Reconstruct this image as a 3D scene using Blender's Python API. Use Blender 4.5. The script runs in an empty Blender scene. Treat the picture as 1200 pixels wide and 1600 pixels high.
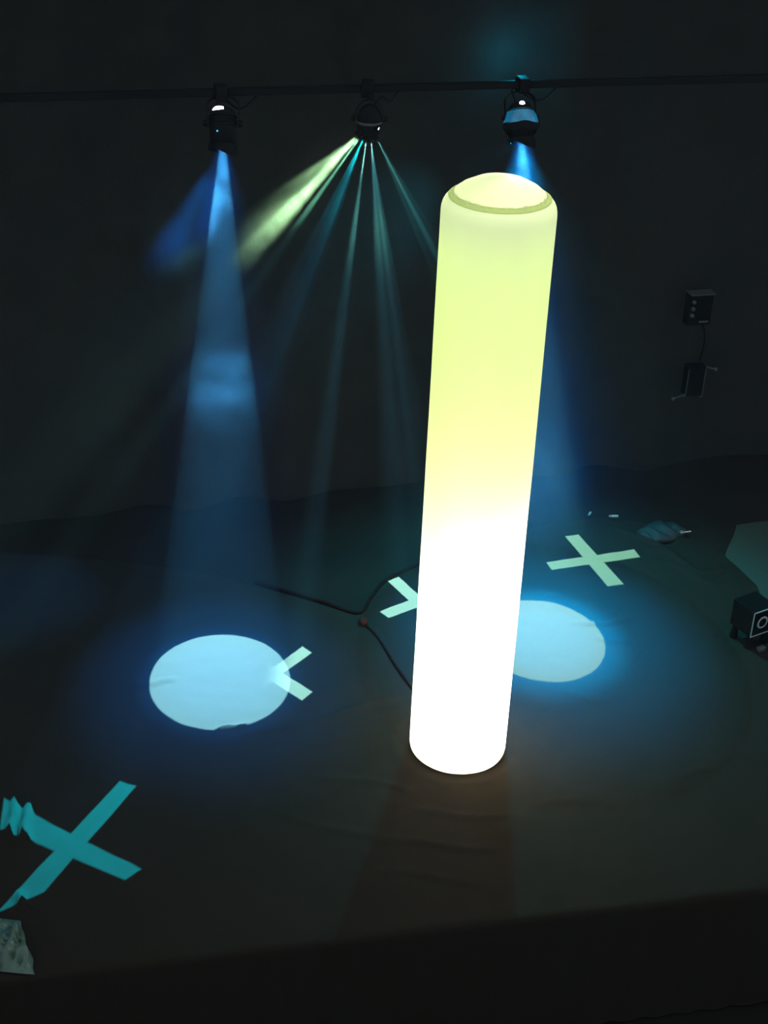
import bpy, bmesh, math, random
from mathutils import Vector, Matrix
from mathutils.noise import noise as pnoise

random.seed(7)
scn = bpy.context.scene
C = scn.collection
rad = math.radians

# ------------------------------------------------------------------ camera
cam_d = bpy.data.cameras.new('camera')
cam_d.sensor_fit = 'HORIZONTAL'; cam_d.sensor_width = 36.0; cam_d.lens = 72.0
cam_d.clip_end = 100
cam = bpy.data.objects.new('camera', cam_d); C.objects.link(cam)
PITCH, ROLL = rad(30.0), rad(2.5)
_f = Vector((0, math.cos(PITCH), -math.sin(PITCH)))
_u0 = Vector((0, math.sin(PITCH), math.cos(PITCH)))
_r0 = Vector((1, 0, 0))
_r = _r0 * math.cos(ROLL) + _u0 * math.sin(ROLL)
_u = _u0 * math.cos(ROLL) - _r0 * math.sin(ROLL)
cam.matrix_world = Matrix(((_r.x, _u.x, -_f.x, 0), (_r.y, _u.y, -_f.y, 0), (_r.z, _u.z, -_f.z, 4.0), (0, 0, 0, 1)))
scn.camera = cam

# ------------------------------------------------------------------ world (dim, even fill added to lift the blacks) and exposure
w = bpy.data.worlds.new('world'); scn.world = w; w.use_nodes = True
bg = w.node_tree.nodes['Background']
bg.inputs['Color'].default_value = (0.86, 0.98, 1.0, 1)
bg.inputs['Strength'].default_value = 0.74
vs = scn.view_settings
vs.view_transform = 'Standard'; vs.look = 'None'; vs.exposure = 0.0; vs.gamma = 1.0
vs.use_curve_mapping = False
cy = scn.cycles
cy.use_denoising = True
cy.max_bounces = 4; cy.diffuse_bounces = 3; cy.glossy_bounces = 1; cy.transmission_bounces = 3; cy.transparent_max_bounces = 24; cy.volume_bounces = 0
cy.sample_clamp_indirect = 4.0
cy.adaptive_threshold = 0.05

# levels of the lamps (watts)
P_POOL_L, P_POOL_R = 26000.0, 26500.0
P_SIDE_L, P_SIDE_R = 340.0, 90.0
P_SPREAD_L, P_SPREAD_R = 130.0, 620.0
P_RAYS = (12800.0, 15200.0, 19500.0, 13000.0)      # right back, behind column, left pool, front left
P_WIDE, P_STREAK = 5200.0, 9000.0
P_COLUMN = ((0.22, 36.0, 0.05), (0.60, 22.0, 0.04), (0.98, 4.0, 0.04), (2.36, 0.14, 0.02))   # height, watts, radius
ROD = 9.3
HAZE = 0.0021

# ------------------------------------------------------------------ helpers
def mat(name, col, rough=0.8, spec=0.3, metal=0.0, var=0.15, scale=40.0, bump=0.0, bscale=80.0):
    m = bpy.data.materials.new(name); m.use_nodes = True
    nt = m.node_tree; b = nt.nodes['Principled BSDF']
    b.inputs['Roughness'].default_value = rough
    b.inputs['Specular IOR Level'].default_value = spec
    b.inputs['Metallic'].default_value = metal
    tc = nt.nodes.new('ShaderNodeTexCoord')
    n = nt.nodes.new('ShaderNodeTexNoise'); n.inputs['Scale'].default_value = scale; n.inputs['Detail'].default_value = 4
    nt.links.new(tc.outputs['Object'], n.inputs['Vector'])
    r = nt.nodes.new('ShaderNodeMix'); r.data_type = 'RGBA'
    r.inputs['A'].default_value = tuple(c * (1 - var) for c in col) + (1,)
    r.inputs['B'].default_value = tuple(min(1, c * (1 + var)) for c in col) + (1,)
    nt.links.new(n.outputs['Fac'], r.inputs['Factor'])
    nt.links.new(r.outputs['Result'], b.inputs['Base Color'])
    if bump:
        n2 = nt.nodes.new('ShaderNodeTexNoise'); n2.inputs['Scale'].default_value = bscale; n2.inputs['Detail'].default_value = 6
        nt.links.new(tc.outputs['Object'], n2.inputs['Vector'])
        bp = nt.nodes.new('ShaderNodeBump'); bp.inputs['Strength'].default_value = bump; bp.inputs['Distance'].default_value = 0.01
        nt.links.new(n2.outputs['Fac'], bp.inputs['Height'])
        nt.links.new(bp.outputs['Normal'], b.inputs['Normal'])
    return m

def emit_mat(name, col, strength, sample='NONE'):
    m = bpy.data.materials.new(name); m.use_nodes = True
    nt = m.node_tree; nt.nodes.clear()
    o = nt.nodes.new('ShaderNodeOutputMaterial'); e = nt.nodes.new('ShaderNodeEmission')
    e.inputs['Color'].default_value = tuple(col) + (1,); e.inputs['Strength'].default_value = strength
    nt.links.new(e.outputs[0], o.inputs['Surface'])
    m.cycles.emission_sampling = sample
    return m

def obj(name, bm, m, parent=None, smooth=False, loc=None):
    me = bpy.data.meshes.new(name); bmesh.ops.recalc_face_normals(bm, faces=bm.faces[:]); bm.to_mesh(me); bm.free()
    if m: me.materials.append(m)
    if smooth:
        for p in me.polygons: p.use_smooth = True
    o = bpy.data.objects.new(name, me); C.objects.link(o)
    if parent is not None: o.parent = parent
    if loc is not None: o.location = loc
    return o

def empty(name, loc, M=None):
    o = bpy.data.objects.new(name, None); C.objects.link(o); o.empty_display_size = 0.05
    if M is not None: o.matrix_world = M
    else: o.location = loc
    return o

def tag(o, label=None, cat=None, group=None, kind=None):
    if label: o['label'] = label
    if cat: o['category'] = cat
    if group: o['group'] = group
    if kind: o['kind'] = kind
    return o

def box(bm, c, s, M=None, bev=0.0):
    vs_ = []
    for dx in (-.5, .5):
        for dy in (-.5, .5):
            for dz in (-.5, .5):
                p = Vector((c[0] + dx * s[0], c[1] + dy * s[1], c[2] + dz * s[2]))
                vs_.append(bm.verts.new(M @ p if M is not None else p))
    fs = []
    for q in ((0, 1, 3, 2), (4, 6, 7, 5), (0, 4, 5, 1), (2, 3, 7, 6), (0, 2, 6, 4), (1, 5, 7, 3)):
        fs.append(bm.faces.new([vs_[i] for i in q]))
    if bev:
        es = list({e for f_ in fs for e in f_.edges})
        bmesh.ops.bevel(bm, geom=es, offset=bev, segments=2, affect='EDGES', profile=0.5)

def lathe(bm, prof, n=32, M=None, closed=False, jitter=None):
    rings = []
    for k, (r, z) in enumerate(prof):
        ring = []
        for i in range(n):
            a = 2 * math.pi * i / n
            rr, zz = r, z
            if jitter: rr, zz = jitter(k, a, r, z)
            p = Vector((rr * math.cos(a), rr * math.sin(a), zz))
            ring.append(bm.verts.new(M @ p if M is not None else p))
        rings.append(ring)
    pairs = list(zip(rings[:-1], rings[1:]))
    if closed: pairs.append((rings[-1], rings[0]))
    for A, B in pairs:
        for i in range(n):
            j = (i + 1) % n
            bm.faces.new((A[i], A[j], B[j], B[i]))
    return rings

def cap(bm, ring): bm.faces.new(ring)

def tube(bm, pts, r, n=8):
    pts = [Vector(p) for p in pts]; rings = []
    for i, p in enumerate(pts):
        d = (pts[min(i + 1, len(pts) - 1)] - pts[max(i - 1, 0)]).normalized()
        a = d.cross(Vector((0, 0, 1)))
        if a.length < 1e-3: a = d.cross(Vector((1, 0, 0)))
        a.normalize(); b = a.cross(d)
        rr = r[i] if isinstance(r, (list, tuple)) else r
        rings.append([bm.verts.new(p + (a * math.cos(t) + b * math.sin(t)) * rr) for t in [2 * math.pi * k / n for k in range(n)]])
    for A, B in zip(rings[:-1], rings[1:]):
        for k in range(n):
            j = (k + 1) % n; bm.faces.new((A[k], A[j], B[j], B[k]))
    bm.faces.new(rings[0]); bm.faces.new(rings[-1])

def catmull(pts, per=8):
    pts = [Vector(p) for p in pts]; out = []
    P = [2 * pts[0] - pts[1]] + pts + [2 * pts[-1] - pts[-2]]
    for i in range(1, len(P) - 2):
        for k in range(per):
            t = k / per; a, b, c, d = P[i - 1], P[i], P[i + 1], P[i + 2]
            out.append(0.5 * ((2 * b) + (c - a) * t + (2 * a - 5 * b + 4 * c - d) * t * t + (3 * b - a - 3 * c + d) * t ** 3))
    out.append(pts[-1]); return out

def frame_to(origin, direction, up=Vector((0, 0, 1))):
    """matrix whose local -Z points along direction"""
    z = -Vector(direction).normalized()
    x = up.cross(z)
    if x.length < 1e-4: x = Vector((1, 0, 0))
    x.normalize(); y = z.cross(x)
    return Matrix(((x.x, y.x, z.x, origin[0]), (x.y, y.y, z.y, origin[1]), (x.z, y.z, z.z, origin[2]), (0, 0, 0, 1)))

# ---- light shaders: what leaves the front of a lamp, as a function of direction
class LN:
    def __init__(s, light):
        light.use_nodes = True; s.nt = light.node_tree; s.nt.nodes.clear()
        s.out = s.nt.nodes.new('ShaderNodeOutputLight'); s.em = s.nt.nodes.new('ShaderNodeEmission')
        s.nt.links.new(s.em.outputs[0], s.out.inputs[0])
        tc = s.nt.nodes.new('ShaderNodeTexCoord'); sx = s.nt.nodes.new('ShaderNodeSeparateXYZ')
        s.nt.links.new(tc.outputs['Normal'], sx.inputs[0])
        s.u = s.m('MULTIPLY', s.m('DIVIDE', sx.outputs[0], sx.outputs[2]), -1.0)
        s.v = s.m('MULTIPLY', s.m('DIVIDE', sx.outputs[1], sx.outputs[2]), -1.0)
    def m(s, op, a, b=None):
        n = s.nt.nodes.new('ShaderNodeMath'); n.operation = op
        for i, q in enumerate((a, b)):
            if q is None: continue
            if isinstance(q, (int, float)): n.inputs[i].default_value = q
            else: s.nt.links.new(q, n.inputs[i])
        return n.outputs[0]
    def step(s, x, lo, hi, a=0.0, b=1.0):
        n = s.nt.nodes.new('ShaderNodeMapRange'); n.interpolation_type = 'SMOOTHSTEP'
        n.inputs['From Min'].default_value = lo; n.inputs['From Max'].default_value = hi
        n.inputs['To Min'].default_value = a; n.inputs['To Max'].default_value = b
        s.nt.links.new(x, n.inputs['Value']); return n.outputs[0]
    def radius(s, cu=0.0, cv=0.0):
        return s.m('SQRT', s.m('ADD', s.m('POWER', s.m('SUBTRACT', s.u, cu), 2.0), s.m('POWER', s.m('SUBTRACT', s.v, cv), 2.0)))
    def line(s, a, b, c):
        return s.m('ADD', s.m('ADD', s.m('MULTIPLY', s.u, a), s.m('MULTIPLY', s.v, b)), c)

def spot(name, M, power, half_deg, col=(1, 1, 1), radius=0.004, parent=None, blend=0.0):
    l = bpy.data.lights.new(name, 'SPOT'); l.energy = power; l.color = col
    l.spot_size = 2 * rad(half_deg); l.spot_blend = blend; l.shadow_soft_size = radius
    o = bpy.data.objects.new(name, l); C.objects.link(o)
    if parent is not None:
        o.parent = parent; o.matrix_parent_inverse = parent.matrix_world.inverted()
    o.matrix_world = M
    return o, l

def pool_light(name, M, power, core_col, halo_col, rim_deg, halos, parent):
    """sharp inner beam plus softer, weaker fringes around it: halos are (half angle, share of the power)"""
    spot(name, M, power, rim_deg, core_col, 0.004, parent, 0.03)
    for h, share in halos:
        spot(name + '_fringe', M, power * share, h, halo_col, 0.006, parent, 1.0)

def cross_light(name, origin, arms, power, col, parent, soft=0.002, fade=None):
    """a small projector lens that throws a cross: arms are two quads on the floor"""
    cen = Vector((0, 0, 0))
    for a in arms:
        for p in a: cen += Vector((p[0], p[1], 0)) / 8.0
    org = Vector(origin); M = frame_to(org, cen - org); Mi = M.inverted()
    rmax = 0.0
    for a in arms:
        for p in a:
            d = Mi @ Vector((p[0], p[1], 0.0)); rmax = max(rmax, math.hypot(d.x, d.y) / -d.z)
    o, l = spot(name, M, power, math.degrees(math.atan(rmax)) + 0.4, col, 0.0015, parent)
    n = LN(l); masks = []
    for a in arms:
        q = []
        for p in a:
            d = Mi @ Vector((p[0], p[1], 0.0)); q.append((d.x / -d.z, d.y / -d.z))
        cu = sum(p[0] for p in q) / 4; cv = sum(p[1] for p in q) / 4
        cur = None
        for i in range(4):
            (x0, y0), (x1, y1) = q[i], q[(i + 1) % 4]
            nx, ny = -(y1 - y0), (x1 - x0); L = math.hypot(nx, ny); nx /= L; ny /= L
            c = -(nx * x0 + ny * y0)
            if nx * cu + ny * cv + c < 0: nx, ny, c = -nx, -ny, -c
            e = n.line(nx, ny, c)
            cur = e if cur is None else n.m('MINIMUM', cur, e)
        masks.append(n.step(cur, -soft * 0.3, soft))
    res = n.m('MAXIMUM', *masks)
    if fade:                                   # dimming added where the pool washes out the cross, from fade[1] towards fade[0]
        a, b = [(lambda d: Vector((d.x / -d.z, d.y / -d.z)))(Mi @ Vector((p[0], p[1], 0.0))) for p in fade]
        g = (b - a); L2 = g.length_squared; g = g / L2
        res = n.m('MULTIPLY', res, n.step(n.line(g.x, g.y, -(g.x * a.x + g.y * a.y)), 0.0, 1.0))
    n.nt.links.new(res, n.em.inputs['Strength'])
    return o

# ------------------------------------------------------------------ materials
M_floor = mat('black_painted_boards', (0.0115, 0.0095, 0.008), 0.95, 0.0, var=0.3, scale=3.0, bump=0.1, bscale=30)
M_cloth = mat('black_floor_cloth', (0.0124, 0.0101, 0.0079), 0.95, 0.02, var=0.12, scale=120.0, bump=0.06, bscale=55)
M_curtain = mat('black_drape', (0.014, 0.014, 0.014), 0.95, 0.0, var=0.25, scale=8.0, bump=0.15, bscale=60)
M_wall = mat('black_wall', (0.02, 0.02, 0.02), 0.9, 0.1, bump=0.1)
M_metal = mat('black_enamel', (0.005, 0.005, 0.006), 0.7, 0.06, var=0.2, scale=30)
M_matte = mat('matt_black_plastic', (0.004, 0.004, 0.004), 0.95, 0.0)
M_grey = mat('dark_steel', (0.035, 0.035, 0.04), 0.5, 0.3, metal=0.2)
M_bright = mat('bare_metal', (0.65, 0.66, 0.66), 0.25, 0.5, metal=1.0)
M_catchlight = mat('pale_catchlight', (0.22, 0.26, 0.28), 0.5, 0.4)
M_dimtrim = mat('dull_metal_trim', (0.035, 0.045, 0.045), 0.6, 0.2)
M_cable = mat('dark_red_cable', (0.010, 0.004, 0.003), 0.95, 0.0)
M_sheet = mat('grey_sheet', (0.020, 0.036, 0.030), 0.9, 0.1, bump=0.1, bscale=20)
M_hot = emit_mat('lamp_glow_through_vent', (1.0, 0.95, 1.0), 6.0)
M_bluehot = emit_mat('blue_glint_glow', (0.05, 0.45, 0.9), 1.2)
M_tealhot = emit_mat('small_lens_glow', (0.65, 1.0, 0.9), 2.5)

def collar_glow_mat():
    m = bpy.data.materials.new('blue_collar_glow'); m.use_nodes = True
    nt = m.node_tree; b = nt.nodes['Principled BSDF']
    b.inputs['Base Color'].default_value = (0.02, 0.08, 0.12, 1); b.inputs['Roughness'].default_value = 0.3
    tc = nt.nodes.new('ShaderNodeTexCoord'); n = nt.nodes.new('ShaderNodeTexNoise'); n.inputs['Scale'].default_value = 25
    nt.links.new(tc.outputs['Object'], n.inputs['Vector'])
    b.inputs['Emission Color'].default_value = (0.0, 0.35, 0.75, 1)  # emission stands in for blue light leaking onto the lamp's top
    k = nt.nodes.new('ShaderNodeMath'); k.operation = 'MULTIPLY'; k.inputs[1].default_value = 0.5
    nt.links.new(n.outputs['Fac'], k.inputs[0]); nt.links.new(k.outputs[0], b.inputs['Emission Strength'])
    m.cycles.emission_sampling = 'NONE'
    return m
M_collarglow = collar_glow_mat()

def fabric_mat(name, tcol, dcol, tmix=0.75):
    m = bpy.data.materials.new(name); m.use_nodes = True
    nt = m.node_tree; nt.nodes.clear()
    o = nt.nodes.new('ShaderNodeOutputMaterial')
    t = nt.nodes.new('ShaderNodeBsdfTranslucent'); d = nt.nodes.new('ShaderNodeBsdfDiffuse')
    mx = nt.nodes.new('ShaderNodeMixShader'); mx.inputs[0].default_value = tmix
    tc = nt.nodes.new('ShaderNodeTexCoord'); n = nt.nodes.new('ShaderNodeTexNoise')
    n.inputs['Scale'].default_value = 6; n.inputs['Detail'].default_value = 5
    nt.links.new(tc.outputs['Object'], n.inputs['Vector'])
    c = nt.nodes.new('ShaderNodeMix'); c.data_type = 'RGBA'
    c.inputs['A'].default_value = tuple(x * 0.94 for x in tcol) + (1,); c.inputs['B'].default_value = tuple(tcol) + (1,)
    nt.links.new(n.outputs['Fac'], c.inputs['Factor']); nt.links.new(c.outputs['Result'], t.inputs['Color'])
    d.inputs['Color'].default_value = tuple(dcol) + (1,)
    nt.links.new(d.outputs[0], mx.inputs[1]); nt.links.new(t.outputs[0], mx.inputs[2])
    nt.links.new(mx.outputs[0], o.inputs['Surface'])
    return m
M_sleeve = fabric_mat('translucent_pale_fabric', (0.93, 0.94, 0.84), (0.9, 0.92, 0.8), 0.6)
M_cap = fabric_mat('translucent_cream_fabric', (0.98, 0.97, 0.94), (0.9, 0.9, 0.84), 0.85)
M_seam = fabric_mat('doubled_fabric_seam', (0.86, 0.92, 0.62), (0.75, 0.8, 0.5), 0.75)

# ------------------------------------------------------------------ the setting
YAW_S = math.atan2(0.595, 2.705)                      # the stage
S0 = Vector((-1.223, 3.663, 0)); SD = Vector((math.cos(YAW_S), math.sin(YAW_S), 0)); SN = Vector((-math.sin(YAW_S), math.cos(YAW_S), 0))
def stage(s, t, z=0.0): return S0 + SD * s + SN * t + Vector((0, 0, z))
MS = Matrix(((SD.x, SN.x, 0, S0.x), (SD.y, SN.y, 0, S0.y), (0, 0, 1, 0), (0, 0, 0, 1)))
bm = bmesh.new(); box(bm, (1.2, 2.6, -0.3), (11, 5.2, 0.6), MS)
tag(obj('floor', bm, M_floor), kind='structure')
bm = bmesh.new(); box(bm, (1.2, -0.2, -0.65), (13, 12, 0.1), MS)
tag(obj('floor_front', bm, M_floor), kind='structure')

YAW_W = rad(15.0)
W0 = Vector((-0.86, 6.89, 0)); WD = Vector((math.cos(YAW_W), math.sin(YAW_W), 0)); WN = Vector((-math.sin(YAW_W), math.cos(YAW_W), 0))
MW = Matrix(((WD.x, WN.x, 0, W0.x), (WD.y, WN.y, 0, W0.y), (0, 0, 1, 0), (0, 0, 0, 1)))
bm = bmesh.new(); box(bm, (1.0, 0.26, 1.3), (10.0, 0.12, 3.8), MW)
tag(obj('wall_back', bm, M_wall), kind='structure')

# ------------------------------------------------------------------ black drape in front of the back wall
bm = bmesh.new()
NX, NZ = 460, 26
rows = []
for k in range(NZ + 1):
    z = 0.0 + 3.02 * k / NZ
    row = []
    for i in range(NX + 1):
        s = -3.6 + 9.2 * i / NX
        ph = 7.0 * s + 1.6 * pnoise(Vector((s * 0.9, 0, z * 0.25))) * 3
        d = 0.045 * math.sin(ph) + 0.05 * pnoise(Vector((s * 1.7, 3.1, z * 0.5)))
        d *= 0.55 + 0.45 * (1 - z / 3.0)
        row.append(bm.verts.new(MW @ Vector((s, d + 0.06, z))))
    rows.append(row)
for A, B in zip(rows[:-1], rows[1:]):
    for i in range(NX): bm.faces.new((A[i], A[i + 1], B[i + 1], B[i]))
cur = obj('stage_curtain', bm, M_curtain, smooth=True)
tag(cur, 'black stage drape hanging in soft folds across the back behind the lamps', 'curtain')

# ------------------------------------------------------------------ black floor cloth with creases
outline = [(-2.90, 6.33), (-2.241, 6.357), (-1.87, 6.376), (-1.396, 6.356), (-1.013, 6.305), (-0.757, 6.244), (-0.532, 6.137), (-0.282, 6.03), (-0.092, 5.953),
           (-0.043, 6.104), (0.021, 6.261), (0.169, 6.408), (0.491, 6.648), (0.832, 6.88), (1.145, 6.985), (1.339, 6.95), (1.521, 6.83), (1.699, 6.749),
           (1.731, 6.615), (1.777, 6.51), (1.832, 6.443), (1.838, 6.281), (1.82, 6.058), (1.83, 5.693), (1.86, 5.316), (1.90, 4.776), (1.95, 4.30)]
poly_st = []
for x, y in outline:
    v = Vector((x, y, 0)) - S0; poly_st.append((v.dot(SD), v.dot(SN)))
s_min = poly_st[0][0]; s_max = poly_st[-1][0]
poly_st += [(s_max + 0.05, -0.62), (s_min, -0.62)]
def inside(px, py):
    c = False; j = len(poly_st) - 1
    for i in range(len(poly_st)):
        xi, yi = poly_st[i]; xj, yj = poly_st[j]
        if (yi > py) != (yj > py) and px < (xj - xi) * (py - yi) / (yj - yi) + xi: c = not c
        j = i
    return c
def snap(px, py):
    best = None
    for i in range(len(poly_st)):
        (x0, y0), (x1, y1) = poly_st[i], poly_st[(i + 1) % len(poly_st)]
        dx, dy = x1 - x0, y1 - y0; t = max(0, min(1, ((px - x0) * dx + (py - y0) * dy) / (dx * dx + dy * dy)))
        qx, qy = x0 + dx * t, y0 + dy * t; dd = (qx - px) ** 2 + (qy - py) ** 2
        if best is None or dd < best[0]: best = (dd, qx, qy)
    return best
# creases: (x0, y0, x1, y1, height, width)
creases = [(-1.05, 5.33, -0.86, 5.375, .010, .010), (-0.66, 5.03, -0.53, 5.10, .012, .009), (-0.54, 5.005, -0.31, 5.128, .008, .012),
           (-0.31, 5.128, 0.145, 5.345, .007, .013), (-0.30, 4.98, 0.12, 5.10, .006, .013), (-0.22, 4.79, 0.17, 4.72, .007, .012), (0.90, 5.94, 1.20, 6.005, .012, .010),
           (1.00, 5.845, 1.18, 5.79, .009, .011), (1.04, 6.01, 1.16, 6.12, .008, .010), (0.74, 6.19, 0.86, 6.195, .009, .010), (1.20, 6.86, 1.49, 6.60, .016, .016), (1.40, 6.62, 1.63, 6.40, .014, .014),
           (1.30, 6.80, 1.58, 6.74, .018, .018), (1.41, 6.54, 1.70, 6.26, .010, .014), (1.33, 6.66, 1.52, 6.58, .012, .012),
           (-1.345, 4.60, -1.27, 4.30, .022, .014), (-1.40, 4.62, -1.33, 4.27, .016, .012), (-1.27, 4.06, -1.15, 3.94, .016, .012),
           (0.15, 4.60, 0.55, 4.58, .006, .013), (0.05, 4.42, 0.50, 4.40, .006, .014), (-0.10, 4.26, 0.45, 4.22, .005, .014), (0.62, 4.66, 0.92, 4.72, .005, .012), (1.20, 4.86, 1.45, 4.95, .006, .012),
           (-0.35, 4.55, 0.1, 4.40, .005, .014), (-1.55, 5.75, -1.25, 5.60, .008, .013), (0.80, 5.40, 1.02, 5.36, .006, .012)]
def crease_h(x, y):
    h = 0.0
    for x0, y0, x1, y1, hh, ww in creases:
        if min(x0, x1) - .08 > x or max(x0, x1) + .08 < x or min(y0, y1) - .08 > y or max(y0, y1) + .08 < y: continue
        dx, dy = x1 - x0, y1 - y0; L2 = dx * dx + dy * dy
        t = ((x - x0) * dx + (y - y0) * dy) / L2
        wob = 0.012 * math.sin(t * 6 + x0 * 9)
        L = math.sqrt(L2); d = abs((x - x0) * dy - (y - y0) * dx) / L + 0.0
        d = abs(((x - x0) * dy - (y - y0) * dx) / L + wob)
        e = max(0, 1 - (2 * t - 1) ** 2) if -0.0 <= t <= 1.0 else 0
        h += 1.4 * hh * math.sqrt(e) * math.exp(-(d / ww) ** 2)
    return h
bm = bmesh.new()
STEP = 0.016
ns = int((s_max + 0.1 - s_min) / STEP) + 1; nt_ = int((3.7 + 0.62) / STEP) + 1
cells = {}
for i in range(ns):
    for j in range(nt_):
        if inside(s_min + (i + .5) * STEP, -0.62 + (j + .5) * STEP): cells[(i, j)] = 1
need = {}
for (i, j) in cells:
    for q in ((i, j), (i + 1, j), (i + 1, j + 1), (i, j + 1)): need[q] = need.get(q, 0) + 1
verts = {}
for (i, j), cnt in need.items():
    s, t = s_min + i * STEP, -0.62 + j * STEP
    edge = cnt < 4
    if edge:
        b = snap(s, t); s, t = b[1], b[2]
    if t >= 0:
        p = stage(s, t); h = 0.006 + crease_h(p.x, p.y) + 0.004 * (1 + pnoise(Vector((p.x * 3, p.y * 3, 0)))) + 0.0022 * pnoise(Vector((p.x * 13, p.y * 13, 5)))
        dc = math.hypot(p.x - 0.345, p.y - 5.03)
        if dc < 0.26: h *= max(0.0, (dc - 0.205) / 0.055); h = max(h, 0.002)
        if edge: h = 0.005
        verts[(i, j)] = bm.verts.new((p.x, p.y, h))
    else:
        R_ = 0.02; a = min(-t / R_, math.pi / 2)
        fold = 0.012 * math.sin(s * 23 + 2 * pnoise(Vector((s * 2, 0, 0)))) * min(1, max(0, (-t - .03)) / .3)
        if -t < R_ * math.pi / 2: off, z = -R_ * math.sin(a) * .6, -R_ * (1 - math.cos(a))
        else: off, z = -R_ * .6, -R_ - (-t - R_ * math.pi / 2)
        p = stage(s, off - abs(fold), z + 0.006); p.z = max(p.z, -0.58)
        verts[(i, j)] = bm.verts.new(p)
for (i, j) in cells:
    bm.faces.new((verts[(i, j)], verts[(i + 1, j)], verts[(i + 1, j + 1)], verts[(i, j + 1)]))
cl = obj('floor_cloth', bm, M_cloth, smooth=True)
tag(cl, 'large creased black cloth covering the stage floor under the glowing column', 'floor cloth')

# ------------------------------------------------------------------ the glowing column
CX, CYY, CR, CH = 0.345, 5.03, 0.198, 2.345
col = empty('light_column', (CX, CYY, 0.0))
tag(col, 'tall glowing inflated column, yellow-green above and blinding white towards its foot', 'light column')
prof = [(CR * 0.985, 0.004)] + [(CR, 0.02 + 0.07 * k) for k in range(32)]
rs = 0.055
prof += [(CR, CH - rs)] + [(CR - rs * 0.62 * (1 - math.cos(a)), CH - rs + rs * math.sin(a)) for a in [math.pi / 2 * k / 6 for k in range(1, 6)]]
def jit(k, a, r, z):
    return r * (1 + 0.006 * pnoise(Vector((math.cos(a) * 1.5, math.sin(a) * 1.5, z * 3)))), z
bm = bmesh.new(); rings = lathe(bm, prof, 96, jitter=jit); top_r, top_z = prof[-1]
obj('sleeve', bm, M_sleeve, col, smooth=True)
bm = bmesh.new()
rings = lathe(bm, [(top_r - 0.001, top_z + 0.001), (0.135, top_z + 0.032), (0.09, top_z + 0.055), (0.045, top_z + 0.068), (0.012, top_z + 0.072)], 96, jitter=jit)
cap(bm, rings[-1]); obj('cap', bm, M_cap, col, smooth=True)
random.seed(3)
bm = bmesh.new()
def sj(k, a, r, z):
    q = pnoise(Vector((math.cos(a) * 9, math.sin(a) * 9, 1.0))) * 0.008 + pnoise(Vector((math.cos(a) * 24, math.sin(a) * 24, 4.0))) * 0.006
    return (r - (0.006 + q if k in (2, 3) else 0.0), z + (0.0 if k in (0, 1) else 0.0015))
lathe(bm, [(top_r + 0.002, top_z - 0.003), (top_r + 0.003, top_z + 0.002), (top_r - 0.010, top_z + 0.0125), (top_r - 0.010, top_z + 0.0085)], 192, jitter=sj, closed=True)
obj('seam', bm, M_seam, col, smooth=True)
bm = bmesh.new(); rings = lathe(bm, [(0.001, 0.003), (CR * 0.97, 0.003), (CR * 0.97, 0.014), (0.001, 0.014)], 48); obj('base_plate', bm, mat('white_base', (.8, .8, .75), .8), col)
bm = bmesh.new(); lathe(bm, [(0.001, 0.014), (0.03, 0.014), (0.03, 0.10), (0.022, 0.11), (0.001, 0.11)], 24); obj('lamp_holder', bm, M_metal, col)
bm = bmesh.new(); rings = lathe(bm, [(0.020, 0.13), (0.020, 2.27)], 8); cap(bm, rings[0]); cap(bm, rings[-1])
obj('lamp_rod', bm, emit_mat('yellow_green_lamp_rod', (0.70, 0.95, 0.07), ROD, 'FRONT'), col, smooth=True)['label'] = 'yellow-green lamp rod'
for z, pw, rr in P_COLUMN:
    l = bpy.data.lights.new('lamp_bulb', 'POINT'); l.energy = pw; l.color = (1.0, 0.84, 0.68); l.shadow_soft_size = rr
    o = bpy.data.objects.new('lamp_bulb', l); C.objects.link(o); o.parent = col; o.location = (0.05, 0.02, z)

# ------------------------------------------------------------------ lighting bar
BZ = 2.222
def barp(s): return Vector((-0.786, 6.645, BZ)) + WD * s
bm = bmesh.new()
MB = Matrix(((WD.x, WN.x, 0, -0.786), (WD.y, WN.y, 0, 6.645), (0, 0, 1, BZ), (0, 0, 0, 1)))
box(bm, (0.7, 0, 0), (7.0, 0.035, 0.03), MB, bev=0.004)
bar = obj('lighting_bar', bm, M_metal)
tag(bar, 'long black horizontal bar carrying the three lamps in front of the drape', 'lighting bar')
bm = bmesh.new(); box(bm, (0.7, -0.0, 0.0165), (7.0, 0.012, 0.004), MB)
obj('edge_strip', bm, M_metal, bar)

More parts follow.
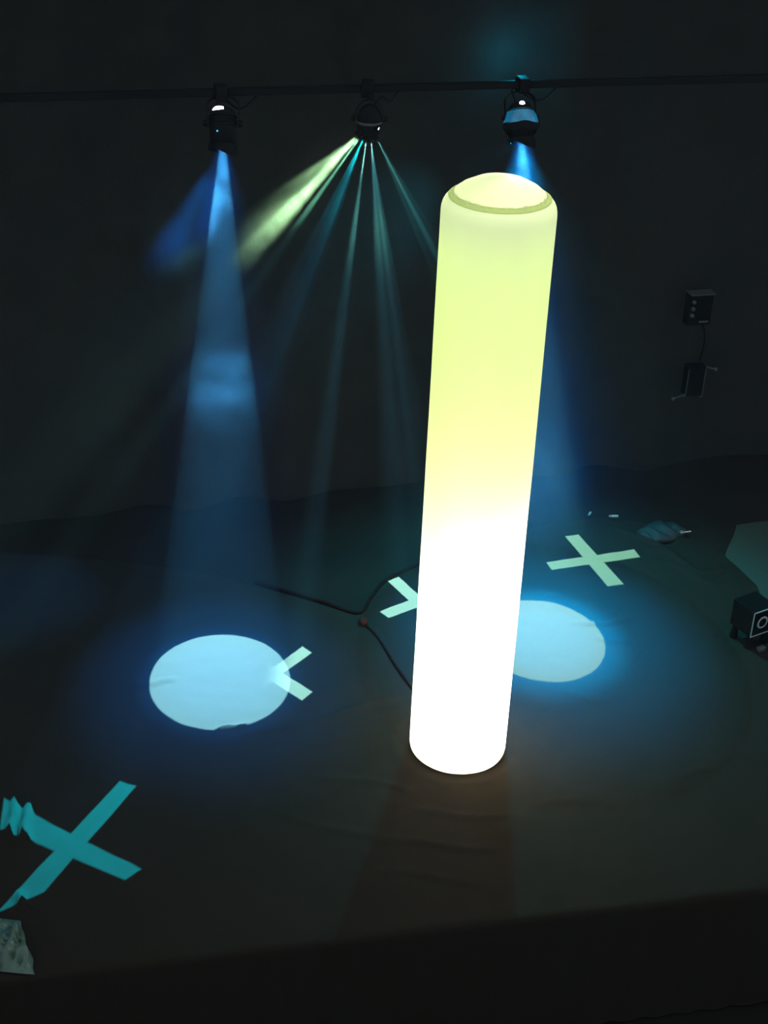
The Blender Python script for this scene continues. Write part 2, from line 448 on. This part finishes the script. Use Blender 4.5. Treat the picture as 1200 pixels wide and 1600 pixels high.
def make_can(name, label, front, target, bar_s, halo, side, glow_collar, vent_w, power, core_col, halo_col):
    """hollow spotlight can: apex of the beam lies 0.15 m behind the open front"""
    fr = Vector(front); d = (Vector(target) - fr).normalized()
    apex = fr - d * 0.125
    M = frame_to(apex, d)
    root = empty(name, None, M); bpy.context.view_layer.update()
    tag(root, label, 'spotlight', 'lamps on the lighting bar')
    # body: outer and inner wall of the can
    bm = bmesh.new()
    rings = lathe(bm, [(0.001, 0.055), (0.028, 0.053), (0.044, 0.044), (0.054, 0.025), (0.057, 0.0), (0.055, -0.120), (0.050, -0.120), (0.050, -0.01), (0.040, 0.012), (0.001, 0.016)], 36)
    body = obj('body', bm, M_metal, root, smooth=True)
    for k in range(4):
        bm = bmesh.new(); z = 0.015 - 0.014 * k
        lathe(bm, [(0.054, z), (0.061, z), (0.061, z - 0.005), (0.054, z - 0.005)], 36, closed=True); obj('cooling_fin', bm, M_metal, body)
    bm = bmesh.new(); lathe(bm, [(0.050, -0.110), (0.062, -0.110), (0.064, -0.127), (0.050, -0.127)], 36, closed=True); obj('front_rim', bm, M_metal, root, smooth=False)
    bm = bmesh.new(); bmesh.ops.create_uvsphere(bm, u_segments=12, v_segments=8, radius=0.010, matrix=Matrix.Translation((0, 0, 0.010))); obj('bulb', bm, M_hot, root, smooth=True)
    # yoke: U strap in the plane of local x, around the can
    bm = bmesh.new(); arc = []
    Rw = 0.072
    pts = [(-Rw, -0.03), (-Rw, 0.06)] + [(-Rw * math.cos(a), 0.06 + 0.045 * math.sin(a)) for a in [math.pi * k / 12 for k in range(1, 12)]] + [(Rw, 0.06), (Rw, -0.03)]
    for (x, z) in pts:
        arc.append([bm.verts.new((x, -0.011, z)), bm.verts.new((x, 0.011, z))])
    for A, B in zip(arc[:-1], arc[1:]): bm.faces.new((A[0], A[1], B[1], B[0]))
    yo = obj('yoke', bm, M_metal, root); so = yo.modifiers.new('thickness', 'SOLIDIFY'); so.thickness = 0.004
    for sx in (-1, 1):
        bm = bmesh.new(); K = Matrix.Translation((sx * (Rw + 0.004), 0, -0.015)) @ Matrix.Rotation(rad(90), 4, 'Y')
        lathe(bm, [(0.001, -0.010), (0.013, -0.010), (0.015, 0.0), (0.013, 0.010), (0.001, 0.010)], 12, K); obj('knob', bm, M_metal, yo)
    # clamp from the yoke crown up to the bar
    Mi = M.inverted(); crown = M @ Vector((0, 0, 0.107)); bp = barp(bar_s)
    bm = bmesh.new(); tube(bm, [Mi @ p for p in (crown, (crown + bp) * .5 + Vector((0, 0, .004)), bp - Vector((0, 0, .02)))], 0.009, 10); obj('stem', bm, M_metal, root, smooth=True)
    bm = bmesh.new(); box(bm, (0, 0, 0), (0.05, 0.075, 0.066), Mi @ Matrix.Translation(bp) @ Matrix.Rotation(YAW_W, 4, 'Z'), bev=0.006); obj('clamp', bm, M_metal, root)
    # vent slot at the rear where the bulb shines out, facing the hall
    bm = bmesh.new()
    tocam = Mi.to_3x3() @ Vector((0.0, -0.8, 0.6)); tocam.normalize()
    az = math.atan2(tocam.y, tocam.x)
    for half, zz in ((vent_w, 0.046),):
        q = []
        for k in range(9):
            a = az - half + 2 * half * k / 8 + side
            t = 0.004 * math.sin(math.pi * k / 8) + 0.001
            q.append((bm.verts.new((0.043 * math.cos(a), 0.043 * math.sin(a), zz + t)), bm.verts.new((0.050 * math.cos(a), 0.050 * math.sin(a), zz - 0.008 - t))))
        for A, B in zip(q[:-1], q[1:]): bm.faces.new((A[0], B[0], B[1], A[1]))
    v = obj('vent', bm, M_hot, root); sv = v.modifiers.new('thickness', 'SOLIDIFY'); sv.thickness = 0.003
    v['label'] = 'white glowing rear vent'
    if glow_collar:
        bm = bmesh.new(); lathe(bm, [(0.080, -0.048), (0.078, -0.030), (0.072, -0.008), (0.060, 0.012), (0.046, 0.028)], 36)
        dm = obj('collar', bm, M_collarglow, root, smooth=True); dm['label'] = 'lamp collar lit blue, its light put in as glow'
        bm = bmesh.new(); lathe(bm, [(0.058, -0.050), (0.084, -0.047), (0.086, -0.056), (0.066, -0.085), (0.058, -0.085)], 36, closed=True, jitter=lambda k, a, r, z: (r * (1 + .04 * math.sin(3 * a)), z + .004 * math.sin(5 * a)))
        obj('flange', bm, M_metal, root, smooth=True)
    # half shade on the open front
    bm = bmesh.new(); q = []
    for k in range(17):
        a = az - 0.5 + 2.6 * k / 16; e = 0.004 + 0.030 * math.sin(math.pi * k / 16) ** 1.2
        q.append([bm.verts.new((0.0635 * math.cos(a), 0.0635 * math.sin(a), z)) for z in (-0.112, -0.127 - e)])
    for A, B in zip(q[:-1], q[1:]): bm.faces.new((A[0], B[0], B[1], A[1]))
    hs = obj('half_shade', bm, M_metal, root); sh = hs.modifiers.new('thickness', 'SOLIDIFY'); sh.thickness = 0.003
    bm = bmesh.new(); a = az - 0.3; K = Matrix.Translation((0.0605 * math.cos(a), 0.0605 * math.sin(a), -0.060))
    bmesh.ops.create_uvsphere(bm, u_segments=8, v_segments=6, radius=0.0045, matrix=K); obj('blue_glint', bm, M_bluehot, root)  # glowing bead put in for a blue glint on the can
    # power cable up to the bar
    bm = bmesh.new(); e = barp(bar_s + 0.16) - Vector((0, 0, .02))
    tube(bm, catmull([Mi @ (M @ Vector((0.02, 0.0, 0.052))), Mi @ (M @ Vector((0.03, 0.0, 0.12))), Mi @ (bp + WD * .08 - Vector((0, 0, .075))), Mi @ e], 6), 0.004, 6); obj('cable', bm, M_metal, root, smooth=True)
    pool_light(name + '_beam', M, power, core_col, halo_col, halo[0], halo[1], root)
    return root, M

L1_T = (-0.680, 5.410, 0.0); L2_T = (0.742, 5.825, 0.0)
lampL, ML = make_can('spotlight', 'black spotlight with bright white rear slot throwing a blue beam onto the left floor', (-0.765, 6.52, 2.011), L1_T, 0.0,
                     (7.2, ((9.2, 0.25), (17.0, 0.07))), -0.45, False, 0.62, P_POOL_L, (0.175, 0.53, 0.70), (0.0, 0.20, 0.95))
lampR, MR = make_can('spotlight', 'black spotlight with collar lit blue above the top of the column', (0.549, 6.87, 1.996), L2_T, 1.375,
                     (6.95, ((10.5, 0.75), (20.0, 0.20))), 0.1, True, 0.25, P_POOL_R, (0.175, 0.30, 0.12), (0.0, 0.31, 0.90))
# soft side spill of the left lamp on to the drape, and of the right lamp
o, l = spot('spotlight_spill', frame_to(Vector((-0.785, 6.50, 2.0)), Vector((-1.75, 5.95, 0.0)) - Vector((-0.785, 6.50, 2.0))), P_SIDE_L, 13, (0.0, 0.30, 1.0), 0.010, lampL, 1.0)
for MM, LL, pw, cc in ((ML, lampL, P_SPREAD_L, (0.0, 0.40, 0.9)), (MR, lampR, P_SPREAD_R, (0.0, 0.72, 0.9))):
    fr = MM @ Vector((0, 0, -0.135)); spot('spotlight_spread', frame_to(fr, MM.to_3x3() @ Vector((0, 0, -1))), pw, 42, cc, 0.01, LL, 1.0)
o, l = spot('spotlight_spill', frame_to(Vector((0.520, 6.86, 2.00)), Vector((0.05, 7.02, 1.60)) - Vector((0.520, 6.86, 2.00))), P_SIDE_R, 28, (0.0, 0.55, 0.75), 0.012, lampR, 1.0)
l = bpy.data.lights.new('rear_leak', 'POINT'); l.energy = 4.0; l.color = (0.0, 0.5, 0.75); l.shadow_soft_size = 0.01  # free-floating point light added behind the bar for the lamp's rear leak
o = bpy.data.objects.new('rear_leak', l); C.objects.link(o); o.parent = lampR; o.matrix_parent_inverse = lampR.matrix_world.inverted(); o.location = (0.528, 7.195, 2.28)

# ------------------------------------------------------------------ the effect projector in the middle
EC = Vector((-0.140, 6.735, 2.098))
eff = empty('effect_projector', EC)
tag(eff, 'egg-shaped black effect lamp between the spotlights, fanning out thin green rays', 'spotlight', 'lamps on the lighting bar')
bpy.context.view_layer.update()
bm = bmesh.new()
prof = [(0.001, -0.080)] + [(0.057 * math.sin(a) ** 0.85, -0.080 * math.cos(a) if a < math.pi / 2 else -0.075 * math.cos(a)) for a in [math.pi * k / 20 for k in range(1, 20)]] + [(0.001, 0.075)]
lathe(bm, prof, 36); body = obj('body', bm, M_metal, eff, smooth=True)
bm = bmesh.new(); lathe(bm, [(0.0575, -0.006), (0.060, -0.003), (0.060, 0.003), (0.0575, 0.006)], 36, closed=True); obj('joint_ring', bm, M_grey, body)
bm = bmesh.new(); arc = []
for k in range(15):
    a = math.pi * k / 14; arc.append([bm.verts.new((0.068 * math.cos(a), y, 0.01 + 0.088 * math.sin(a))) for y in (-0.01, 0.01)])
for A, B in zip(arc[:-1], arc[1:]): bm.faces.new((A[0], A[1], B[1], B[0]))
yo = obj('yoke', bm, M_metal, eff); so = yo.modifiers.new('thickness', 'SOLIDIFY'); so.thickness = 0.004
for sx in (-1, 1):
    bm = bmesh.new(); K = Matrix.Translation((sx * 0.072, 0, 0.012)) @ Matrix.Rotation(rad(90), 4, 'Y')
    lathe(bm, [(0.001, -0.008), (0.012, -0.008), (0.012, 0.008), (0.001, 0.008)], 12, K); obj('knob', bm, M_metal, yo)
bp = barp(0.655) - EC
bm = bmesh.new(); box(bm, tuple(bp), (0.055, 0.08, 0.066), None, bev=0.006); obj('clamp', bm, M_metal, eff)
bm = bmesh.new(); tube(bm, [Vector((0, 0, 0.096)), Vector((0, 0, 0.115)), bp - Vector((0, 0, .02))], 0.009, 8); obj('stem', bm, M_metal, eff)
bm = bmesh.new(); tube(bm, catmull([Vector((0.02, 0.02, 0.07)), Vector((0.05, 0.04, 0.10)), Vector((0.09, 0.03, 0.085)), bp + WD * .14 - Vector((0, 0, .015))], 6), 0.004, 6); obj('cable', bm, M_metal, eff, smooth=True)

X1 = [[(0.931, 6.744), (1.005, 6.769), (1.187, 6.311), (1.102, 6.283)], [(0.817, 6.479), (0.84, 6.409), (1.3, 6.567), (1.277, 6.645)]]
X2 = [[(0.032, 6.247), (0.086, 6.29), (0.325, 5.911), (0.271, 5.86)], [(-0.001, 5.976), (0.044, 5.921), (0.372, 6.165), (0.333, 6.235)]]
X3 = [[(-0.341, 5.669), (-0.294, 5.621), (-0.568, 5.233), (-0.611, 5.284)], [(-0.272, 5.329), (-0.316, 5.262), (-0.645, 5.569), (-0.606, 5.641)]]
X4 = [[(-1.001, 4.691), (-0.927, 4.667), (-1.165, 4.058), (-1.317, 3.941)], [(-1.432, 4.56), (-0.833, 4.196), (-0.887, 4.13), (-1.404, 4.38)]]
RAYCOL = ((0.31, 0.93, 0.78), (0.34, 0.93, 0.95), (0.34, 0.93, 0.95), (0.0, 0.80, 1.15))
def barrel(direction, r=0.011, glow=None):
    d = Vector(direction).normalized()
    M = frame_to(d * 0.060 + Vector((0, 0, -0.012)), d)
    bm = bmesh.new(); lathe(bm, [(r, 0.02), (r, -0.014), (r * .75, -0.014), (r * .75, 0.012)], 16, M); b = obj('lens_barrel', bm, M_metal, eff)
    bm = bmesh.new(); rg = lathe(bm, [(r * .74, -0.002), (r * .3, -0.0045)], 16, M); cap(bm, rg[-1]); obj('lens', bm, glow or M_grey, b)
    return EC + d * 0.080 + Vector((0, 0, -0.012))
for X, pw, rc, fd in zip((X1, X2, X3, X4), P_RAYS, RAYCOL, (None, None, ((-0.50, 5.44), (-0.36, 5.45)), None)):
    cen = sum((Vector((p[0], p[1], 0)) for a in X for p in a), Vector()) / 8
    org = barrel(cen - EC)
    cross_light('effect_ray', org, X, pw, rc, eff, fade=fd)
# the broad beam to the lower left: bright core and dimmer upper wing
WT = Vector((-2.173, 5.703, 0.0))
bd = (WT - EC).normalized()
org = barrel(bd, 0.020, M_tealhot)
Mw = frame_to(org - bd * 0.03, bd)
o, l = spot('effect_wide_beam', frame_to(org + bd * 0.006, bd), P_WIDE, 16, (0.60, 1.0, 0.60), 0.011, eff)
n = LN(l)
core = n.step(n.radius(), 0.05, 0.10, 1.0, 0.0)
wing = n.m('MULTIPLY', n.m('MULTIPLY', n.step(n.m('ABSOLUTE', n.m('SUBTRACT', n.u, -0.02)), 0.05, 0.10, 0.30, 0.0), n.step(n.v, -0.05, 0.02)), n.step(n.v, 0.24, 0.28, 1.0, 0.0))
n.nt.links.new(n.m('MAXIMUM', core, wing), n.em.inputs['Strength'])
ST_T = Vector((-1.80, 4.98, 0.0)); o, l = spot('effect_ray', frame_to(barrel(ST_T - EC), ST_T - EC), P_STREAK, 2.2, (0.30, 1.0, 0.75), 0.003, eff, 0.8)
barrel(Vector((0.62, -0.75, -0.05)), 0.012, M_tealhot)

# ------------------------------------------------------------------ cables on the floor
bm = bmesh.new(); tube(bm, catmull([(-0.60, 6.185, .010), (-0.534, 6.155, .012), (-0.283, 6.045, .012), (-0.10, 5.955, .012), (-0.045, 6.085, .012), (0.021, 6.245, .012), (0.169, 6.395, .012), (0.42, 6.58, .012)], 8), 0.008, 8)
tag(obj('floor_cable', bm, M_cable, smooth=True), 'dark brown cable bent in a V along the rear edge of the floor cloth', 'cable')
bm = bmesh.new(); tube(bm, catmull([(-0.074, 5.87, .022), (-0.004, 5.762, .016), (0.072, 5.569, .016), (0.15, 5.394, .016), (0.22, 5.24, .014), (0.235, 5.232, .012)], 8), 0.005, 8)
fl = obj('lamp_flex', bm, M_cable, smooth=True)
tag(fl, 'thin dark flex running over the cloth to the foot of the column', 'cable')
bm = bmesh.new(); bmesh.ops.create_icosphere(bm, subdivisions=2, radius=0.022, matrix=Matrix.Translation((-0.074, 5.873, 0.026)) @ Matrix.Diagonal((1, 1.3, .8, 1)))
obj('plug', bm, mat('dark_red_rubber', (0.03, 0.006, 0.004), .9, 0.05), fl, smooth=True)

# ------------------------------------------------------------------ clear plastic bundle at the front left corner
M_plastic = mat('crumpled_plastic', (0.035, 0.07, 0.055), 0.35, 0.4, var=0.5, scale=9.0, bump=0.4, bscale=18)
bm = bmesh.new(); rows = []
for i in range(21):
    row = []
    for j in range(33):
        u, v = i / 20, j / 32
        x = -1.40 + 0.24 * u + 0.05 * (1 - v) * u; y = 3.70 + 0.24 * v - 0.02 * u
        x += 0.015 * pnoise(Vector((y * 14, 0, 3))) * u - 0.05 * u * v; z = 0.018 + 0.03 * math.sin(math.pi * u) ** .6 * math.sin(math.pi * v) + 0.07 * abs(pnoise(Vector((x * 22, y * 6, 2)))) * math.sin(math.pi * v) ** .5 + 0.012 * pnoise(Vector((x * 45, y * 22, 7)))
        if i in (0, 20) or j in (0, 32): z = 0.016
        row.append(bm.verts.new((x, y, max(z, .016))))
    rows.append(row)
for A, B in zip(rows[:-1], rows[1:]):
    for j in range(32): bm.faces.new((A[j], A[j + 1], B[j + 1], B[j]))
o = obj('plastic_wrap', bm, M_plastic); so = o.modifiers.new('thickness', 'SOLIDIFY'); so.thickness = 0.002; so.offset = 1
tag(o, 'crumpled grey-green plastic wrap lying at the front left corner of the black cloth', 'plastic sheet')

# ------------------------------------------------------------------ grey sheet at the right edge
bm = bmesh.new(); rows = []
for i in range(25):
    row = []
    for j in range(25):
        u, v = i / 24, j / 24
        p = Vector((1.62, 6.10, 0)).lerp(Vector((3.0, 6.40, 0)), u) + (Vector((0.20, 0.85, 0))) * v
        z = 0.002 + 0.05 * max(0, u - 0.22) * (1 + math.sin(u * 9 + v * 5))
        row.append(bm.verts.new((p.x + .02 * math.sin(v * 8), p.y + .02 * math.sin(u * 11), z)))
    rows.append(row)
for A, B in zip(rows[:-1], rows[1:]):
    for j in range(24): bm.faces.new((A[j], A[j + 1], B[j + 1], B[j]))
o = obj('grey_sheet', bm, M_sheet, smooth=True)
tag(o, 'grey-green sheet lying on the floor past the right edge of the black cloth', 'sheet')

# ------------------------------------------------------------------ crumpled heap and fittings near the right rear
M_heap = mat('dark_satin', (0.010, 0.014, 0.016), 0.6, 0.15, var=0.3, scale=12, bump=0.3, bscale=25)
bm = bmesh.new(); rows = []
for i in range(29):
    row = []
    for j in range(17):
        u, v = i / 28, j / 16
        x = 1.30 + 0.26 * u; y = 6.80 + 0.20 * (v - 0.5) * (0.15 + 0.85 * math.sin(math.pi * u)) + 0.05 * (u - .3)
        e = (4 * u * (1 - u)) * (4 * v * (1 - v))
        z = 0.015 + e ** .6 * (0.015 + 0.035 * abs(math.sin(9 * u + 5 * v + 2 * pnoise(Vector((x * 8, y * 8, 0))))))
        row.append(bm.verts.new((x, y, z)))
    rows.append(row)
for A, B in zip(rows[:-1], rows[1:]):
    for j in range(16): bm.faces.new((A[j], A[j + 1], B[j + 1], B[j]))
o = obj('crumpled_cloth', bm, M_heap, smooth=True); so = o.modifiers.new('thickness', 'SOLIDIFY'); so.thickness = 0.003; so.offset = 1
tag(o, 'small heap of crumpled dark cloth near the rear right edge of the floor cloth', 'cloth')
def clip(loc, rz, label, sc=1.0, m=None):
    root = empty('metal_clip', loc); root.rotation_euler.z = rz
    tag(root, label, 'clip', 'metal clips on the rear of the floor')
    bm = bmesh.new(); box(bm, (0, 0, 0.006 * sc), (0.045 * sc, 0.018 * sc, 0.012 * sc), None, bev=0.003 * sc); obj('jaw', bm, m or M_bright, root)
    bm = bmesh.new(); lathe(bm, [(0.009 * sc, -0.003 * sc), (0.012 * sc, 0), (0.009 * sc, 0.003 * sc), (0.007 * sc, 0)], 14, Matrix.Translation((-0.030 * sc, 0, 0.007 * sc)), closed=True); obj('ring', bm, m or M_bright, root, smooth=True)
clip((1.555, 6.80, 0.03), 0.3, 'shiny metal clip beside the heap of crumpled cloth')
clip((1.20, 6.93, 0.03), 0.1, 'small metal clip behind the upper tip of the right cross of light', 0.8, M_catchlight)
clip((1.08, 7.00, 0.002), 1.2, 'tiny metal clip on bare floor nearest the blue beam behind the column', 0.6, M_catchlight)

# ------------------------------------------------------------------ floor unit at the right edge of the picture
MU = Matrix.Translation((1.706, 5.885, 0.012)) @ Matrix.Rotation(rad(32), 4, 'Z') @ Matrix.Diagonal((0.8, 0.8, 0.8, 1))
un = empty('floor_unit', None, MU); bpy.context.view_layer.update()
tag(un, 'black boxy floor unit with lit face edges drawn as pale strips, and round ring at right picture edge', 'equipment box')
bm = bmesh.new(); box(bm, (0, 0, 0.17), (0.17, 0.17, 0.17), None, bev=0.006); obj('housing', bm, M_matte, un)
for c, s_ in (((0, -0.087, 0.250), (0.17, 0.004, 0.005)), ((0, -0.087, 0.090), (0.17, 0.004, 0.005)), ((-0.083, -0.087, 0.17), (0.005, 0.004, 0.165)), ((0.083, -0.087, 0.17), (0.005, 0.004, 0.165))):
    bm = bmesh.new(); box(bm, c, s_); obj('pale_edge', bm, M_catchlight, un)  # pale strips put the light along the box edges into the colour
KF = Matrix.Translation((-0.01, -0.089, 0.17)) @ Matrix.Rotation(rad(90), 4, 'X')
bm = bmesh.new(); lathe(bm, [(0.026, 0.0), (0.033, 0.004), (0.040, 0.0), (0.033, -0.004)], 32, KF, closed=True); obj('ring', bm, M_catchlight, un, smooth=True)
bm = bmesh.new(); rg = lathe(bm, [(0.027, 0.002), (0.012, 0.008)], 24, KF); cap(bm, rg[-1]); obj('lens', bm, M_matte, un)
for sx in (-1, 1):
    for sy in (-1, 1):
        bm = bmesh.new(); lathe(bm, [(0.024, 0.0), (0.022, 0.03), (0.014, 0.086), (0.001, 0.086)], 12, Matrix.Translation((sx * .06, sy * .06, 0))); obj('foot', bm, M_matte, un)
bm = bmesh.new()
box(bm, (-0.02, -0.125, 0.014), (0.05, 0.03, 0.028), None, bev=0.006); obj('plug', bm, M_dimtrim, un)

# ------------------------------------------------------------------ boxes hung on the drape at right
MC = Matrix(((WD.x, WN.x, 0, 1.573), (WD.y, WN.y, 0, 7.425), (0, 0, 1, 1.03), (0, 0, 0, 1)))
cb = empty('control_box', None, MC); bpy.context.view_layer.update()
tag(cb, 'dim black control box with a column of small knobs hung on the right drape', 'control box')
bm = bmesh.new(); box(bm, (0, 0.0, -0.02), (0.13, 0.06, 0.17), None, bev=0.004); obj('housing', bm, M_matte, cb)
bm = bmesh.new(); box(bm, (0, -0.01, 0.068), (0.135, 0.07, 0.006)); obj('lid', bm, M_grey, cb)
for k in range(3):
    bm = bmesh.new(); lathe(bm, [(0.010, 0), (0.010, 0.012), (0.007, 0.016), (0.001, 0.016)], 12, Matrix.Translation((-0.045, -0.031, 0.028 - 0.037 * k)) @ Matrix.Rotation(rad(90), 4, 'X')); obj('knob', bm, M_dimtrim, cb)
bm = bmesh.new(); box(bm, (0.025, -0.033, -0.085), (0.05, 0.006, 0.008)); obj('name_plate', bm, M_dimtrim, cb)
bm = bmesh.new(); tube(bm, catmull([(0.03, -0.01, -0.10), (0.05, -0.02, -0.16), (0.055, -0.02, -0.24), (0.05, -0.01, -0.315)], 6), 0.005, 6); obj('cable', bm, M_matte, cb, smooth=True)
MD = Matrix(((WD.x, WN.x, 0, 1.607), (WD.y, WN.y, 0, 7.435), (0, 0, 1, 0.60), (0, 0, 0, 1)))
jb = empty('junction_box', None, MD); bpy.context.view_layer.update()
tag(jb, 'dim black junction box with pale side edges hung below the control box', 'junction box')
bm = bmesh.new(); box(bm, (0, 0, 0.0), (0.10, 0.06, 0.17), None, bev=0.004); obj('housing', bm, M_matte, jb)
for sx in (-1, 1):
    bm = bmesh.new(); box(bm, (sx * 0.048, -0.032, 0.0), (0.005, 0.004, 0.15)); obj('pale_edge', bm, M_grey, jb)
for x, z in ((-0.11, -0.095), (0.046, -0.088), (0.11, 0.06), (-0.048, -0.080)):
    bm = bmesh.new(); K = Matrix.Translation((x, -0.02, z)); bmesh.ops.create_uvsphere(bm, u_segments=10, v_segments=8, radius=0.010, matrix=K)
    if abs(x) > 0.06: tube(bm, [(x, -0.02, z), (math.copysign(0.045, x), -0.02, z + 0.02)], 0.004, 6)
    obj('cable_gland', bm, M_dimtrim, jb, smooth=True)

# ------------------------------------------------------------------ haze in the air of the room
def vol_mat(name, density, col, noise_scale=None, radius=1.0):
    m = bpy.data.materials.new(name); m.use_nodes = True
    nt = m.node_tree; nt.nodes.clear()
    o = nt.nodes.new('ShaderNodeOutputMaterial'); v = nt.nodes.new('ShaderNodeVolumeScatter')
    v.inputs['Color'].default_value = tuple(col) + (1,); v.inputs['Density'].default_value = density
    v.inputs['Anisotropy'].default_value = 0.0
    nt.links.new(v.outputs[0], o.inputs['Volume'])
    if noise_scale:
        tc = nt.nodes.new('ShaderNodeTexCoord')
        ln = nt.nodes.new('ShaderNodeVectorMath'); ln.operation = 'LENGTH'; nt.links.new(tc.outputs['Object'], ln.inputs[0])
        fo = nt.nodes.new('ShaderNodeMapRange'); fo.interpolation_type = 'SMOOTHSTEP'
        fo.inputs['From Min'].default_value = 0.25; fo.inputs['From Max'].default_value = 1.0; fo.inputs['To Min'].default_value = 1; fo.inputs['To Max'].default_value = 0
        nt.links.new(ln.outputs['Value'], fo.inputs['Value'])
        nz = nt.nodes.new('ShaderNodeTexNoise'); nz.inputs['Scale'].default_value = noise_scale; nz.inputs['Detail'].default_value = 2
        nt.links.new(tc.outputs['Object'], nz.inputs['Vector'])
        st = nt.nodes.new('ShaderNodeMapRange'); st.interpolation_type = 'SMOOTHSTEP'
        st.inputs['From Min'].default_value = 0.35; st.inputs['From Max'].default_value = 0.62; st.inputs['To Min'].default_value = 0.15; st.inputs['To Max'].default_value = 1
        nt.links.new(nz.outputs['Fac'], st.inputs['Value'])
        a = nt.nodes.new('ShaderNodeMath'); a.operation = 'MULTIPLY'; nt.links.new(fo.outputs[0], a.inputs[0]); nt.links.new(st.outputs[0], a.inputs[1])
        b = nt.nodes.new('ShaderNodeMath'); b.operation = 'MULTIPLY'; b.inputs[1].default_value = density; nt.links.new(a.outputs[0], b.inputs[0])
        nt.links.new(b.outputs[0], v.inputs['Density'])
        m.cycles.volume_step_rate = 1.0
    return m
bm = bmesh.new(); box(bm, (1.0, -2.3, 1.35), (8.6, 4.4, 3.3), MW)
hz = obj('haze', bm, vol_mat('thin_haze', HAZE, (0.32, 0.72, 1.0)))
tag(hz, 'thin stage haze filling the dark air and showing the lamp beams', 'haze', kind='stuff')
def puff(c, r, dens, ns, label, rot=None, col=(0.32, 0.72, 1.0)):
    bm = bmesh.new(); bmesh.ops.create_icosphere(bm, subdivisions=3, radius=1.0)
    o = obj('haze_puff', bm, vol_mat('haze_puff', dens, col, ns)); o.location = c; o.scale = r
    if rot: o.rotation_euler = rot
    tag(o, label, 'haze', kind='stuff')

# thicker drifts where the beams show brightest
puff(tuple(EC + bd * 0.40), (0.16, 0.17, 0.52), 0.14, 1.6, 'pale drift of thicker haze in the broad green beam under the middle lamp', frame_to(EC, bd).to_euler(), (0.88, 1.0, 0.78))
puff((-0.14, 6.55, 1.80), (0.46, 0.32, 0.42), 0.0055, 0.4, 'faint drift of haze around the fan of thin green rays', None, (0.65, 1.0, 0.75))
puff((-0.76, 6.43, 1.86), (0.15, 0.18, 0.20), 0.0045, 1.6, 'bluish drift of haze just under the left lamp')
puff((-0.96, 6.42, 1.70), (0.20, 0.18, 0.32), 0.09, 0.8, 'dim blue drift of haze left of the left lamp', (0, rad(22), 0))
puff((-0.721, 6.06, 1.10), (0.34, 0.26, 0.24), 0.012, 2.0, 'violet-blue drift of haze halfway down the left beam')
puff((0.57, 6.80, 1.85), (0.14, 0.16, 0.18), 0.010, 1.2, 'bluish drift of haze just under the right lamp')
puff((0.67, 6.22, 0.80), (0.40, 0.50, 0.75), 0.0085, 0.4, 'faint blue drift of haze in the right beam behind the column')
